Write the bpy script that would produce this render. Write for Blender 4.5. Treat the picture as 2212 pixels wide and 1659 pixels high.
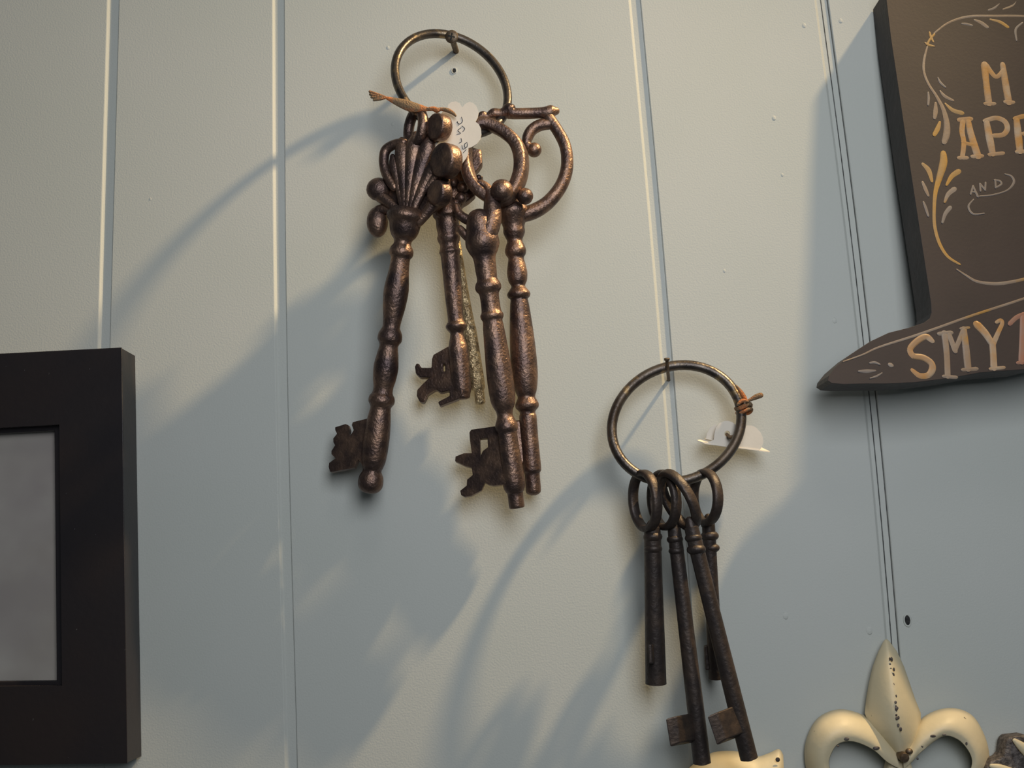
import bpy, bmesh, math, random
from mathutils import Vector, Matrix
from mathutils.geometry import tessellate_polygon

for _o in list(bpy.data.objects):
    bpy.data.objects.remove(_o)
random.seed(7)
SC = bpy.context.scene
COL = SC.collection

# ------------------------------------------------------------------ camera
F_PX, CX, CY, DIST = 2185.0, 1106.0, 829.5, 0.50
PITCH, ROLL = math.radians(10.6), math.radians(3.08)
CAM = Vector((0, -DIST, 0))
FWD = Vector((0, math.cos(PITCH), math.sin(PITCH)))
_r0 = Vector((1, 0, 0))
_u0 = Vector((0, -math.sin(PITCH), math.cos(PITCH)))
RIGHT = math.cos(ROLL) * _r0 - math.sin(ROLL) * _u0
UP = math.sin(ROLL) * _r0 + math.cos(ROLL) * _u0
cam_d = bpy.data.cameras.new('camera')
cam_d.sensor_width = 36.0
cam_d.lens = 36.0 * F_PX / 2212.0
cam_d.clip_start = 0.01
cam_o = bpy.data.objects.new('camera', cam_d)
COL.objects.link(cam_o)
cam_o.matrix_world = Matrix.Translation(CAM) @ Matrix((RIGHT, UP, -FWD)).transposed().to_4x4()
SC.camera = cam_o


def W(px, py, d=0.0):
    """the point of the place seen at a photograph pixel, d metres in front of the wall"""
    r = FWD + (px - CX) / F_PX * RIGHT + (CY - py) / F_PX * UP
    t = (DIST - d) / r.y
    return CAM + r * t


def mpp(p):
    return (p - CAM).dot(FWD) / F_PX


# ------------------------------------------------------------------ light
SC.view_settings.view_transform = 'Standard'
SC.view_settings.look = 'None'
SC.view_settings.gamma = 1.0
SC.view_settings.exposure = 0.0
world = bpy.data.worlds.new('World')
SC.world = world
world.use_nodes = True
_bg = world.node_tree.nodes['Background']
_bg.inputs[0].default_value = (0.80, 0.93, 1.0, 1)
_bg.inputs[1].default_value = 0.05


def aim(o, target):
    o.rotation_euler = (Vector(target) - o.location).to_track_quat('-Z', 'Y').to_euler()


# warm lamp close to the wall, up and to the right: grazes the boards
l = bpy.data.lights.new('warm_wall_lamp', 'SPOT')
l.energy = 98.0
l.color = (1.0, 0.72, 0.38)
l.spot_size = math.radians(140)
l.spot_blend = 1.0
l.shadow_soft_size = 0.014
lo = bpy.data.objects.new('warm_wall_lamp', l)
COL.objects.link(lo)
lo.location = W(2600, -1060, 0.0) + Vector((0, -0.142, 0))
_ph, _ps = math.radians(44), math.radians(43.5)
aim(lo, lo.location + Vector((-math.cos(_ph) * math.cos(_ps), -math.sin(_ps), -math.sin(_ph) * math.cos(_ps))))
# cool daylight from the right
l = bpy.data.lights.new('window_daylight', 'AREA')
l.shape = 'RECTANGLE'
l.size, l.size_y = 0.30, 0.40
l.energy = 2.3
l.color = (0.92, 0.95, 1.0)
lo = bpy.data.objects.new('window_daylight', l)
COL.objects.link(lo)
lo.location = (0.12, -0.62, 0.24)
aim(lo, (0.10, 0, 0.12))
# ceiling light of the room
l = bpy.data.lights.new('ceiling_light', 'AREA')
l.shape = 'DISK'
l.size = 0.35
l.energy = 1.0
l.color = (1.0, 0.93, 0.80)
lo = bpy.data.objects.new('ceiling_light', l)
COL.objects.link(lo)
lo.location = (0.15, -0.95, 1.45)
aim(lo, (0.05, 0, 0.1))


# ------------------------------------------------------------------ materials
def mat(name, base, rough=0.5, metal=0.0, second=None, nscale=40, nlo=0.4, nhi=0.65,
        bump=0.0, bscale=200, bdist=0.001, third=None, tscale=15, tlo=0.5, thi=0.6, spec=0.5, detail=4.0):
    m = bpy.data.materials.new(name)
    m.use_nodes = True
    nt = m.node_tree
    b = nt.nodes['Principled BSDF']
    b.inputs['Roughness'].default_value = rough
    b.inputs['Metallic'].default_value = metal
    b.inputs['Specular IOR Level'].default_value = spec
    b.inputs['Base Color'].default_value = (*base, 1)
    tc = nt.nodes.new('ShaderNodeTexCoord')
    src = None

    def layer(prev, col, sc, lo_, hi_):
        n = nt.nodes.new('ShaderNodeTexNoise')
        n.inputs['Scale'].default_value = sc
        n.inputs['Detail'].default_value = detail
        nt.links.new(tc.outputs['Object'], n.inputs['Vector'])
        r = nt.nodes.new('ShaderNodeMapRange')
        r.inputs['From Min'].default_value = lo_
        r.inputs['From Max'].default_value = hi_
        nt.links.new(n.outputs['Fac'], r.inputs['Value'])
        x = nt.nodes.new('ShaderNodeMix')
        x.data_type = 'RGBA'
        nt.links.new(r.outputs['Result'], x.inputs['Factor'])
        if prev is None:
            x.inputs['A'].default_value = (*base, 1)
        else:
            nt.links.new(prev, x.inputs['A'])
        x.inputs['B'].default_value = (*col, 1)
        return x.outputs['Result']
    if second:
        src = layer(src, second, nscale, nlo, nhi)
    if third:
        src = layer(src, third, tscale, tlo, thi)
    if src:
        nt.links.new(src, b.inputs['Base Color'])
    if bump:
        n = nt.nodes.new('ShaderNodeTexNoise')
        n.inputs['Scale'].default_value = bscale
        n.inputs['Detail'].default_value = 3
        nt.links.new(tc.outputs['Object'], n.inputs['Vector'])
        bp = nt.nodes.new('ShaderNodeBump')
        bp.inputs['Strength'].default_value = bump
        bp.inputs['Distance'].default_value = bdist
        nt.links.new(n.outputs['Fac'], bp.inputs['Height'])
        nt.links.new(bp.outputs['Normal'], b.inputs['Normal'])
    return m


M = {}
M['wall'] = mat('painted_board', (0.50, 0.525, 0.49), 0.62, second=(0.52, 0.54, 0.51), nscale=9,
                bump=0.22, bscale=1100, bdist=0.0005, spec=0.3)
M['gap'] = mat('dark_joint', (0.05, 0.052, 0.05), 0.9, second=(0.13, 0.135, 0.13), nscale=300)
M['hole'] = mat('dark_hole', (0.012, 0.013, 0.012), 0.9, second=(0.03, 0.03, 0.03), nscale=900)
M['copper'] = mat('bronzed_iron', (0.125, 0.084, 0.072), 0.42, 0.86, second=(0.31, 0.195, 0.135), nscale=130, nlo=0.42, nhi=0.7,
                  third=(0.055, 0.041, 0.043), tscale=55, tlo=0.52, thi=0.72, bump=0.5, bscale=800, bdist=0.0007)
M['gold'] = mat('gilded_iron', (0.42, 0.30, 0.16), 0.36, 0.7, second=(0.78, 0.60, 0.34), nscale=260, nlo=0.4, nhi=0.62,
                third=(0.06, 0.04, 0.025), tscale=180, tlo=0.55, thi=0.7, bump=1.0, bscale=700, bdist=0.0012)
M['iron'] = mat('dark_iron', (0.040, 0.031, 0.028), 0.48, 0.45, second=(0.085, 0.060, 0.045), nscale=120, nlo=0.45, nhi=0.75,
                bump=0.5, bscale=500, bdist=0.0006)
M['steel'] = mat('aged_steel', (0.115, 0.098, 0.085), 0.36, 0.82, second=(0.06, 0.05, 0.045), nscale=90, nlo=0.45, nhi=0.62,
                 third=(0.30, 0.22, 0.12), tscale=160, tlo=0.6, thi=0.72, bump=0.35, bscale=800, bdist=0.0004)
M['screw'] = mat('rusty_screw', (0.10, 0.070, 0.045), 0.5, 0.7, second=(0.20, 0.15, 0.10), nscale=300, bump=0.4, bscale=900, bdist=0.0003)
M['card'] = mat('cream_card', (0.74, 0.68, 0.58), 0.6, second=(0.70, 0.64, 0.54), nscale=80, bump=0.1, bscale=900, bdist=0.0002)
M['ink'] = mat('blue_black_ink', (0.012, 0.014, 0.022), 0.5, second=(0.02, 0.02, 0.03), nscale=400)
M['twine'] = mat('twine', (0.20, 0.13, 0.07), 0.8, second=(0.50, 0.16, 0.045), nscale=130, nlo=0.47, nhi=0.62,
                 bump=1.0, bscale=1500, bdist=0.0008)
M['sign'] = mat('brown_sign_board', (0.029, 0.0208, 0.0208), 0.6, second=(0.023, 0.0168, 0.0172), nscale=25,
                bump=0.10, bscale=600, bdist=0.0004, spec=0.35)
M['sign_edge'] = mat('sign_edge_dark', (0.018, 0.014, 0.013), 0.6, second=(0.03, 0.022, 0.02), nscale=60, bump=0.3, bscale=300)  # side faces of the board, somewhat darker brown than its front
M['paint'] = mat('tan_sign_paint', (0.27, 0.18, 0.105), 0.5, second=(0.32, 0.17, 0.05), nscale=60, nlo=0.42, nhi=0.6,
                 third=(0.30, 0.235, 0.17), tscale=90, tlo=0.5, thi=0.66, bump=0.3, bscale=500, bdist=0.0003)
M['gold_paint'] = mat('gold_sign_paint', (0.34, 0.19, 0.038), 0.5, second=(0.28, 0.18, 0.075), nscale=70, bump=0.3, bscale=500, bdist=0.0003)
M['pale_paint'] = mat('pale_sign_paint', (0.20, 0.145, 0.10), 0.5, second=(0.22, 0.18, 0.145), nscale=80,
                      third=(0.28, 0.16, 0.04), tscale=45, tlo=0.56, thi=0.66, bump=0.3, bscale=500, bdist=0.0003)
M['grey_paint'] = mat('grey_sign_paint', (0.15, 0.125, 0.11), 0.5, second=(0.185, 0.16, 0.14), nscale=90, bump=0.2, bscale=500, bdist=0.0002)
M['pink_paint'] = mat('pink_sign_paint', (0.25, 0.115, 0.075), 0.5, second=(0.21, 0.145, 0.115), nscale=70, bump=0.2, bscale=500, bdist=0.0002)
M['frame'] = mat('black_frame_paint', (0.0135, 0.0115, 0.0140), 0.40, second=(0.018, 0.0135, 0.0140), nscale=20,
                 third=(0.10, 0.10, 0.11), tscale=420, tlo=0.74, thi=0.78, bump=0.15, bscale=300, bdist=0.0004)
M['picture'] = mat('faded_grey_print', (0.37, 0.335, 0.30), 0.7, second=(0.46, 0.43, 0.39), nscale=22, nlo=0.4, nhi=0.6,
                   third=(0.33, 0.295, 0.28), tscale=9, tlo=0.5, thi=0.62)
M['cream'] = mat('chipped_cream_paint', (0.60, 0.52, 0.34), 0.5, second=(0.66, 0.57, 0.38), nscale=30,
                 third=(0.07, 0.05, 0.04), tscale=110, tlo=0.72, thi=0.75, bump=0.25, bscale=250, bdist=0.0006)
M['chip'] = mat('chipped_metal', (0.06, 0.05, 0.045), 0.6, 0.3, second=(0.16, 0.14, 0.13), nscale=500, bump=0.6, bscale=700)
g = bpy.data.materials.new('picture_glass')
g.use_nodes = True
_nt = g.node_tree
_nt.nodes.remove(_nt.nodes['Principled BSDF'])
_tr = _nt.nodes.new('ShaderNodeBsdfTransparent')
_gl = _nt.nodes.new('ShaderNodeBsdfGlossy')
_gl.inputs['Roughness'].default_value = 0.06
_mx = _nt.nodes.new('ShaderNodeMixShader')
_mx.inputs[0].default_value = 0.05
_nt.links.new(_tr.outputs[0], _mx.inputs[1])
_nt.links.new(_gl.outputs[0], _mx.inputs[2])
_nt.links.new(_mx.outputs[0], _nt.nodes['Material Output'].inputs[0])
M['glass'] = g


# ------------------------------------------------------------------ helpers
def empty(name, loc, label, cat, group=None):
    o = bpy.data.objects.new(name, None)
    o.empty_display_size = 0.01
    COL.objects.link(o)
    o.location = loc
    o['label'] = label
    o['category'] = cat
    if group:
        o['group'] = group
    return o


def link(name, bm, material, parent=None, smooth=True, label=None, bevel=0.0, segs=2):
    """bm is in world coordinates; the object's origin becomes its parent's (or its own middle)"""
    me = bpy.data.meshes.new(name)
    bmesh.ops.recalc_face_normals(bm, faces=bm.faces)
    if parent is not None:
        org = parent_world(parent)
    else:
        org = sum((v.co for v in bm.verts), Vector()) / max(1, len(bm.verts))
    bmesh.ops.translate(bm, verts=bm.verts, vec=-org)
    bm.to_mesh(me)
    bm.free()
    if smooth:
        for p in me.polygons:
            p.use_smooth = True
        me.set_sharp_from_angle(angle=math.radians(48))
    me.materials.append(M[material])
    o = bpy.data.objects.new(name, me)
    COL.objects.link(o)
    if parent is not None:
        o.parent = parent
    else:
        o.location = org
    if label:
        o['label'] = label
    if bevel:
        md = o.modifiers.new('bevel', 'BEVEL')
        md.width = bevel
        md.segments = segs
        md.limit_method = 'ANGLE'
        md.angle_limit = math.radians(35)
    return o


def parent_world(p):
    v = Vector(p.location)
    while p.parent:
        p = p.parent
        v = v + Vector(p.location)
    return v


def catmull(pts, n=6, closed=False):
    """pts: list of tuples of equal length"""
    out = []
    N = len(pts)
    rng = N if closed else N - 1
    for i in range(rng):
        if closed:
            p0, p1, p2, p3 = pts[(i - 1) % N], pts[i], pts[(i + 1) % N], pts[(i + 2) % N]
        else:
            p0, p1, p2, p3 = pts[max(i - 1, 0)], pts[i], pts[i + 1], pts[min(i + 2, N - 1)]
        for k in range(n):
            t = k / n
            out.append(tuple(0.5 * (2 * b + (c - a) * t + (2 * a - 5 * b + 4 * c - d) * t * t +
                                    (3 * b - a - 3 * c + d) * t ** 3) for a, b, c, d in zip(p0, p1, p2, p3)))
    if not closed:
        out.append(tuple(pts[-1]))
    return out


def sweep(bm, P, R, closed=False, segs=12, flat=1.0, hint=None, capped=True, sq=1.0):
    """tube through points P with radii R; flat = radius ratio along hint"""
    n = len(P)
    rings = []
    prev = None
    for i in range(n):
        a = P[(i - 1) % n] if (closed or i > 0) else P[i]
        b = P[(i + 1) % n] if (closed or i < n - 1) else P[i]
        t = (b - a).normalized()
        if hint is not None:
            u = (hint - t * hint.dot(t))
            if u.length < 1e-6:
                u = t.orthogonal()
            u.normalize()
        elif prev is None:
            u = t.orthogonal().normalized()
        else:
            u = (prev - t * prev.dot(t)).normalized()
        prev = u
        v = t.cross(u)
        ring = []
        for k in range(segs):
            an = 2 * math.pi * k / segs
            ca, sa = math.cos(an), math.sin(an)
            if sq != 1.0:
                ca, sa = math.copysign(abs(ca) ** sq, ca), math.copysign(abs(sa) ** sq, sa)
            ring.append(bm.verts.new(P[i] + (u * ca * flat + v * sa) * R[i]))
        rings.append(ring)
    m = n if closed else n - 1
    for i in range(m):
        A, B = rings[i], rings[(i + 1) % n]
        for k in range(segs):
            bm.faces.new((A[k], A[(k + 1) % segs], B[(k + 1) % segs], B[k]))
    if not closed and capped:
        bm.faces.new(rings[0])
        bm.faces.new(rings[-1])


def px_tube(bm, pts, dfun, n=6, closed=False, segs=12, flat=1.0, hint=None, smooth=True, sq=1.0):
    """pts: (px, py, width_px); dfun(px, py) or list -> depth"""
    if smooth:
        pts = catmull(pts, n, closed)
    P, R = [], []
    for x, y, w in pts:
        p = W(x, y, dfun(x, y))
        P.append(p)
        R.append(max(w, 0.5) * 0.5 * mpp(p))
    if not closed and len(P) > 1:
        a, b = (P[0] - P[1]).normalized(), (P[-1] - P[-2]).normalized()
        P = [P[0] + a * R[0] * 0.92, P[0] + a * R[0] * 0.6] + P + [P[-1] + b * R[-1] * 0.6, P[-1] + b * R[-1] * 0.92]
        R = [R[0] * 0.38, R[0] * 0.8] + R + [R[-1] * 0.8, R[-1] * 0.38]
    sweep(bm, P, R, closed, segs, flat, hint, sq=sq)


def lathe(bm, prof, a, b, segs=24, n=4, off=0.0):
    """prof: (t, width_px) along the axis from pixel a=(x,y,d) to b; smooth"""
    A, B = W(*a), W(*b)
    pr = catmull(prof, n)
    last = -1
    P, R = [], []
    for t, w in pr:
        if t <= last + 1e-5:
            continue
        last = t
        p = A.lerp(B, t)
        P.append(p)
        R.append(max(w, 1) * 0.5 * mpp(p))
    sweep(bm, P, R, False, segs)


def ball(bm, px, py, d, r, sx=1.0, sy=1.0, sz=1.0, seg=16):
    p = W(px, py, d)
    rr = r * mpp(p)
    res = bmesh.ops.create_uvsphere(bm, u_segments=seg, v_segments=seg // 2 + 2, radius=rr)
    bmesh.ops.scale(bm, verts=res['verts'], vec=(sx, sy, sz))
    bmesh.ops.translate(bm, verts=res['verts'], vec=p)


def slab(bm, loops, dfun, thick):
    """extruded outline (first loop) with holes, in photograph pixels at depth dfun; goes back by thick"""
    L = [[W(x, y, dfun(x, y)) for x, y in lp] for lp in loops]
    tris = tessellate_polygon([[Vector((p.x, p.z, 0)) for p in lp] for lp in L])
    flatp = [p for lp in L for p in lp]
    back = Vector((0, thick, 0))
    f = [bm.verts.new(p) for p in flatp]
    k = [bm.verts.new(p + back) for p in flatp]
    for t in tris:
        try:
            bm.faces.new([f[i] for i in t])
            bm.faces.new([k[i] for i in reversed(t)])
        except ValueError:
            pass
    o = 0
    for lp in L:
        m = len(lp)
        for i in range(m):
            j = (i + 1) % m
            bm.faces.new((f[o + i], k[o + i], k[o + j], f[o + j]))
        o += m
    # merge coplanar triangles so that bevels stay clean
    bmesh.ops.dissolve_limit(bm, angle_limit=0.01, verts=bm.verts, edges=bm.edges)


def coin(bm, c, axis, r, h, segs=22, dome=0.25):
    """rounded thick disc"""
    axis = axis.normalized()
    prof = [(-h / 2 * 1.04, r * 0.5), (-h / 2, r * 0.88), (-h / 2 * 0.80, r * 0.98), (-h / 2 * 0.4, r), (h / 2 * 0.4, r), (h / 2 * 0.80, r * 0.98),
            (h / 2, r * 0.88), (h / 2 * 1.03, r * 0.62), (h / 2 * 1.06, r * 0.3)]
    sweep(bm, [c + axis * p[0] for p in prof], [p[1] for p in prof], False, segs)


# ------------------------------------------------------------------ the wall: boards with grooves
HW = 0.5
groove_w = 24
G1 = [(233, 0), (224, 300), (216, 620), (211, 760), (206, 1000), (202, 1659)]
G2 = [(590, 0), (589.5, 160), (590, 400), (595, 800), (604, 1200), (614, 1500), (619, 1659)]
G3 = [(1358, 0), (1374, 160), (1397, 400), (1418, 645), (1429, 800), (1450, 1050), (1473, 1350), (1490, 1659)]
G4 = [(1759, 0), (1776, 116), (1800, 289), (1820, 450), (1852, 725), (1869, 872), (1891, 1100), (1914, 1380), (1934, 1659)]
ZTOP, ZBOT = 0.75, -0.60


def edge_curve(G, dx):
    """world (x as a function of z) of a groove side, extended straight beyond the photograph"""
    p = [W(x + dx, y, 0) for x, y in G]
    p = sorted(((q.z, q.x) for q in p))
    s0 = 0.0
    out = [(ZBOT, p[0][1])] + p + [(ZTOP, p[-1][1])]
    sm = []
    N = 40
    for i in range(N + 1):
        z = ZBOT + (ZTOP - ZBOT) * i / N
        for a, b in zip(out, out[1:]):
            if a[0] <= z <= b[0]:
                t = (z - a[0]) / (b[0] - a[0])
                sm.append(a[1] + (b[1] - a[1]) * t)
                break
        else:
            sm.append(out[-1][1])
    # soften the kinks
    for _ in range(3):
        sm = [sm[0]] + [(sm[i - 1] + 2 * sm[i] + sm[i + 1]) / 4 for i in range(1, N)] + [sm[-1]]
    return sm


NROW = 41
zs = [ZBOT + (ZTOP - ZBOT) * i / 40 for i in range(41)]
edges = [[-0.95] * NROW, edge_curve(G1, 0), edge_curve(G1, groove_w), edge_curve(G2, 0), edge_curve(G2, groove_w),
         edge_curve(G3, 0), edge_curve(G3, groove_w), edge_curve(G4, 0), edge_curve(G4, 28), [0.95] * NROW]
wall = empty('wall_back', (0, 0, ZBOT), 'pale grey-green painted board wall with vertical grooves', 'wall')
wall['kind'] = 'structure'
bm = bmesh.new()
vs = [bm.verts.new((sx * 0.95, y, z)) for y in (0.0011, 0.02) for sx, z in ((-1, ZBOT), (1, ZBOT), (1, ZTOP), (-1, ZTOP))]
for q in ((0, 1, 2, 3), (7, 6, 5, 4), (0, 4, 5, 1), (1, 5, 6, 2), (2, 6, 7, 3), (3, 7, 4, 0)):
    bm.faces.new([vs[i] for i in q])
link('groove_floor', bm, 'wall', wall, smooth=False)
for k in range(5):
    L, R = edges[2 * k], edges[2 * k + 1]
    bm = bmesh.new()
    rows = []
    for i in range(NROW):
        z = zs[i]
        w = 0.0011
        sec = [(L[i], 0.003), (L[i], 0.0009), (L[i] + 0.00015, 0.0003), (L[i] + 0.0005, 0.0),
               (R[i] - 0.0005, 0.0), (R[i] - 0.0001, 0.00015), (R[i] + 0.0005, 0.0007), (R[i] + w, 0.0011), (R[i] + w, 0.003)]
        rows.append([bm.verts.new((x, y, z)) for x, y in sec])
    for a, b in zip(rows, rows[1:]):
        for j in range(len(a) - 1):
            bm.faces.new((a[j], a[j + 1], b[j + 1], b[j]))
        bm.faces.new((a[-1], a[0], b[0], b[-1]))
    bm.faces.new(rows[0])
    bm.faces.new(rows[-1])
    link('plank', bm, 'wall', wall, smooth=False)
# dark open joints in the last groove, where two panels meet
for dx, wd, y0 in ((13.5, 0.00034, 0.00103), (27.0, 0.00016, 0.0008)):
    e = edge_curve(G4, dx)
    bm = bmesh.new()
    rows = []
    for i in range(NROW):
        rows.append([bm.verts.new((x, y, zs[i])) for x, y in ((e[i] - wd, 0.002), (e[i] - wd * .8, y0), (e[i] + wd * .8, y0), (e[i] + wd, 0.002))])
    for a, b in zip(rows, rows[1:]):
        for j in range(4):
            bm.faces.new((a[j], a[(j + 1) % 4], b[(j + 1) % 4], b[j]))
    link('panel_joint', bm, 'gap', wall, smooth=False)
# nail holes (raised paint lip round a dark pit) and paint crumbs
for x, y, r in ((981, 153, 6.5), (1960, 1340, 9.5)):
    c = W(x, y, 0.0)
    rr = r * mpp(c)
    bm = bmesh.new()
    ring = [c + Vector((math.cos(a) * rr * 0.8, -0.0001, math.sin(a) * rr * (1.3 if r > 8 else 1))) for a in [i * math.pi / 7 for i in range(14)]]
    sweep(bm, ring, [rr * 0.22] * 14, True, 6)
    h = link('nail_hole', bm, 'wall', wall)
    bm = bmesh.new()
    bmesh.ops.create_uvsphere(bm, u_segments=12, v_segments=6, radius=rr * 0.8)
    bmesh.ops.scale(bm, verts=bm.verts, vec=(1, 0.12, 1.35 if r > 8 else 1))
    bmesh.ops.translate(bm, verts=bm.verts, vec=c + Vector((0, -0.0001, 0)))
    link('pit', bm, 'hole', h, label='dark pit of the nail hole')
for x, y, r in ((1690, 378, 3.5), (1672, 255, 5), (1565, 585, 3.5), (1803, 692, 6), (1697, 1330, 7), (1878, 1362, 8), (1737, 55, 5),
                (1816, 45, 5), (848, 268, 4), (325, 430, 3), (838, 103, 4), (1020, 330, 3)):
    bm = bmesh.new()
    c = W(x, y, 0.0)
    rr = r * mpp(c)
    bmesh.ops.create_uvsphere(bm, u_segments=10, v_segments=6, radius=rr)
    bmesh.ops.scale(bm, verts=bm.verts, vec=(0.9, 0.22, 1.15))
    bmesh.ops.translate(bm, verts=bm.verts, vec=c)
    link('paint_bump', bm, 'wall', wall)


# ------------------------------------------------------------------ black picture frame, lower left
FT = 0.0185
fr = empty('picture_frame', W(-190, 1640, 0.0), 'wide flat black picture frame with grey print at the left', 'picture frame')
fd = lambda x, y: FT
ox0, ox1, oy0, oy1 = -640, 262, 753, 1645
TL, TR, BR, BL = (-640, 798), (262, 752), (274, 1648), (-640, 1660)
itl, itr, ibr, ibl = (-500, 950), (128, 917), (134, 1481), (-500, 1490)
for q in ((TL, TR, itr, itl), (TR, BR, ibr, itr), (BR, BL, ibl, ibr), (BL, TL, itl, ibl)):
    bm = bmesh.new()
    slab(bm, [list(q)], fd, FT - 0.0006)
    link('frame_rail', bm, 'frame', fr, smooth=False)
bm = bmesh.new()
for q in (((262, 752), (274, 1648)), ((-640, 798), (262, 752)), ((-640, 1660), (274, 1648))):
    px_tube(bm, [(q[0][0], q[0][1], 3.0), (q[1][0], q[1][1], 3.0)], lambda x, y: FT - 0.0003, smooth=False, segs=8)
link('highlight_bead', bm, 'frame', fr)  # thin rods added along the outer edges to catch a highlight line
# inner lip
bm = bmesh.new()
slab(bm, [[(-504, 946), (132, 912), (138, 1486), (-504, 1495)], [(-486, 962), (117, 930), (122, 1470), (-486, 1478)]], lambda x, y: FT - 0.004, 0.003)
link('inner_lip', bm, 'frame', fr, smooth=False, bevel=0.0005)
bm = bmesh.new()
slab(bm, [[(-504, 946), (132, 913), (138, 1486), (-504, 1495)]], lambda x, y: FT - 0.0085, 0.002)
link('print', bm, 'picture', fr, smooth=False, label='faded grey print')
bm = bmesh.new()
slab(bm, [[(-503, 947), (131, 914), (137, 1485), (-503, 1494)]], lambda x, y: FT - 0.0068, 0.0015)
link('glass', bm, 'glass', fr, smooth=False, label='clear glass pane')


# ------------------------------------------------------------------ boot-shaped sign, right
def sd(x, y):
    return 0.0195 + 0.0185 * max(-0.05, min(1.1, y / 850.0))


sign = empty('boot_shaped_sign', W(2200, 830, 0.0), 'dark brown boot-shaped wooden sign with painted gold lettering', 'sign')
outline = [(1912, -22), (1924, 80), (1942, 200), (1961, 330), (1981, 460), (1998, 570), (2011, 655), (2012, 676), (2008, 688), (1997, 697),
           (1963, 708), (1919, 719), (1879, 738), (1835, 767), (1806, 792), (1790, 812), (1788, 822), (1797, 828), (1822, 830), (1870, 829),
           (1914, 829), (1977, 826), (2058, 816), (2116, 805), (2212, 798), (2320, 775), (2410, 770), (2430, 830), (2640, 815), (2660, 700),
           (2620, 480), (2600, 250), (2612, -70)]
bm = bmesh.new()
slab(bm, [outline], sd, 0.0185)
b_o = link('board', bm, 'sign', sign, smooth=False, bevel=0.0012, segs=3)
b_o.data.materials.append(M['sign_edge'])
for p in b_o.data.polygons:
    if abs(p.normal.y) < 0.6:
        p.material_index = 1


def stroke(name, material, pts, n=5, parent=sign, dfun=sd, lift=0.00006, h=0.00013, smooth=True):
    """a brush stroke: flat ribbon of paint with a rounded back"""
    kw = 1.28 if name == 'letter' else 1.1
    bm = bmesh.new()
    for pl in (pts if isinstance(pts[0], list) else [pts]):
        q = catmull(pl, n) if (smooth and len(pl) > 2) else [tuple(a + (b - a) * i / 4 for a, b in zip(pl[0], pl[-1])) for i in range(5)] if len(pl) == 2 else pl
        x, y, w = q[0]
        x2, y2, w2 = q[-1]
        P, R = [], []
        for x, y, w in q:
            p = W(x, y, dfun(x, y) + lift)
            P.append(p)
            R.append(w * 0.5 * kw * mpp(p))
        # rounded ends
        a = (P[0] - P[1]).normalized()
        b = (P[-1] - P[-2]).normalized()
        P = [P[0] + a * R[0] * 0.95, P[0] + a * R[0] * 0.7] + P + [P[-1] + b * R[-1] * 0.7, P[-1] + b * R[-1] * 0.95]
        R = [R[0] * 0.25, R[0] * 0.7] + R + [R[-1] * 0.7, R[-1] * 0.25]
        N = Vector((0, -1, 0))
        rows = []
        for i in range(len(P)):
            t = (P[min(i + 1, len(P) - 1)] - P[max(i - 1, 0)])
            t.y = 0
            t.normalize()
            s = t.cross(N).normalized()
            rows.append([bm.verts.new(P[i] + s * R[i] * k + N * (h * (1 - k * k) if abs(k) < 1 else -0.0004)) for k in (-1, -0.8, -0.35, 0.35, 0.8, 1)])
        for r1, r2 in zip(rows, rows[1:]):
            for j in range(5):
                bm.faces.new((r1[j], r1[j + 1], r2[j + 1], r2[j]))
    return link(name, bm, material, parent)


S = stroke
S('border_line', 'pale_paint', [(2018, 72, 4), (2044, 52, 5), (2073, 40, 6), (2102, 35, 6), (2145, 35, 7), (2212, 36, 8), (2290, 44, 8)])
S('border_knot', 'gold_paint', [[(2008, 70, 4), (2011, 80, 6), (2016, 90, 4)], [(1998, 92, 3), (2006, 97, 6), (2018, 100, 3)], [(2018, 74, 5), (2008, 86, 5), (2003, 96, 5)]])
S('border_line', 'pale_paint', [(2003, 101, 4), (1996, 130, 6), (1996, 156, 6), (2006, 182, 6), (2023, 208, 7), (2038, 237, 10), (2045, 266, 14), (2045, 289, 16), (2040, 306, 13)])
for mt, pts in (('grey_paint', [(2026, 168, 3), (2032, 179, 6), (2042, 188, 4)]), ('pale_paint', [(2031, 197, 4), (2041, 208, 8), (2058, 217, 6)]),
                ('gold_paint', [(2042, 224, 4), (2058, 238, 10), (2077, 244, 11)]), ('grey_paint', [(2005, 200, 4), (2006, 212, 6), (2005, 226, 5)]),
                ('pale_paint', [(2021, 223, 6), (2021, 240, 11), (2019, 254, 8)]), ('gold_paint', [(2030, 264, 6), (2026, 277, 11), (2019, 290, 10)]),
                ('gold_paint', [(1994, 355, 8), (2006, 368, 12), (2013, 391, 7)]), ('pale_paint', [(1993, 394, 6), (1999, 408, 9), (2005, 422, 6)]),
                ('grey_paint', [(1995, 437, 5), (2000, 450, 7), (2005, 466, 5)]), ('gold_paint', [(2070, 371, 13), (2056, 381, 11), (2045, 399, 6)]),
                ('pale_paint', [(2061, 409, 12), (2048, 420, 10), (2041, 436, 6)]), ('grey_paint', [(2052, 449, 10), (2042, 462, 9), (2036, 480, 6)]),
                ('grey_paint', [(2078, 51, 4), (2088, 52, 6), (2099, 55, 5)]), ('pale_paint', [(2105, 43, 4), (2119, 49, 9), (2132, 58, 8)]),
                ('gold_paint', [(2139, 42, 4), (2160, 48, 9), (2176, 58, 8)]), ('grey_paint', [(2136, 22, 5), (2148, 18, 7), (2158, 9, 3)]),
                ('pale_paint', [(2168, 20, 5), (2188, 13, 8), (2198, 0, 6), (2199, -8, 4)]), ('grey_paint', [(2196, 87, 4), (2194, 64, 6), (2208, 50, 5)])):
    S('leaf_stroke', mt, pts)
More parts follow.
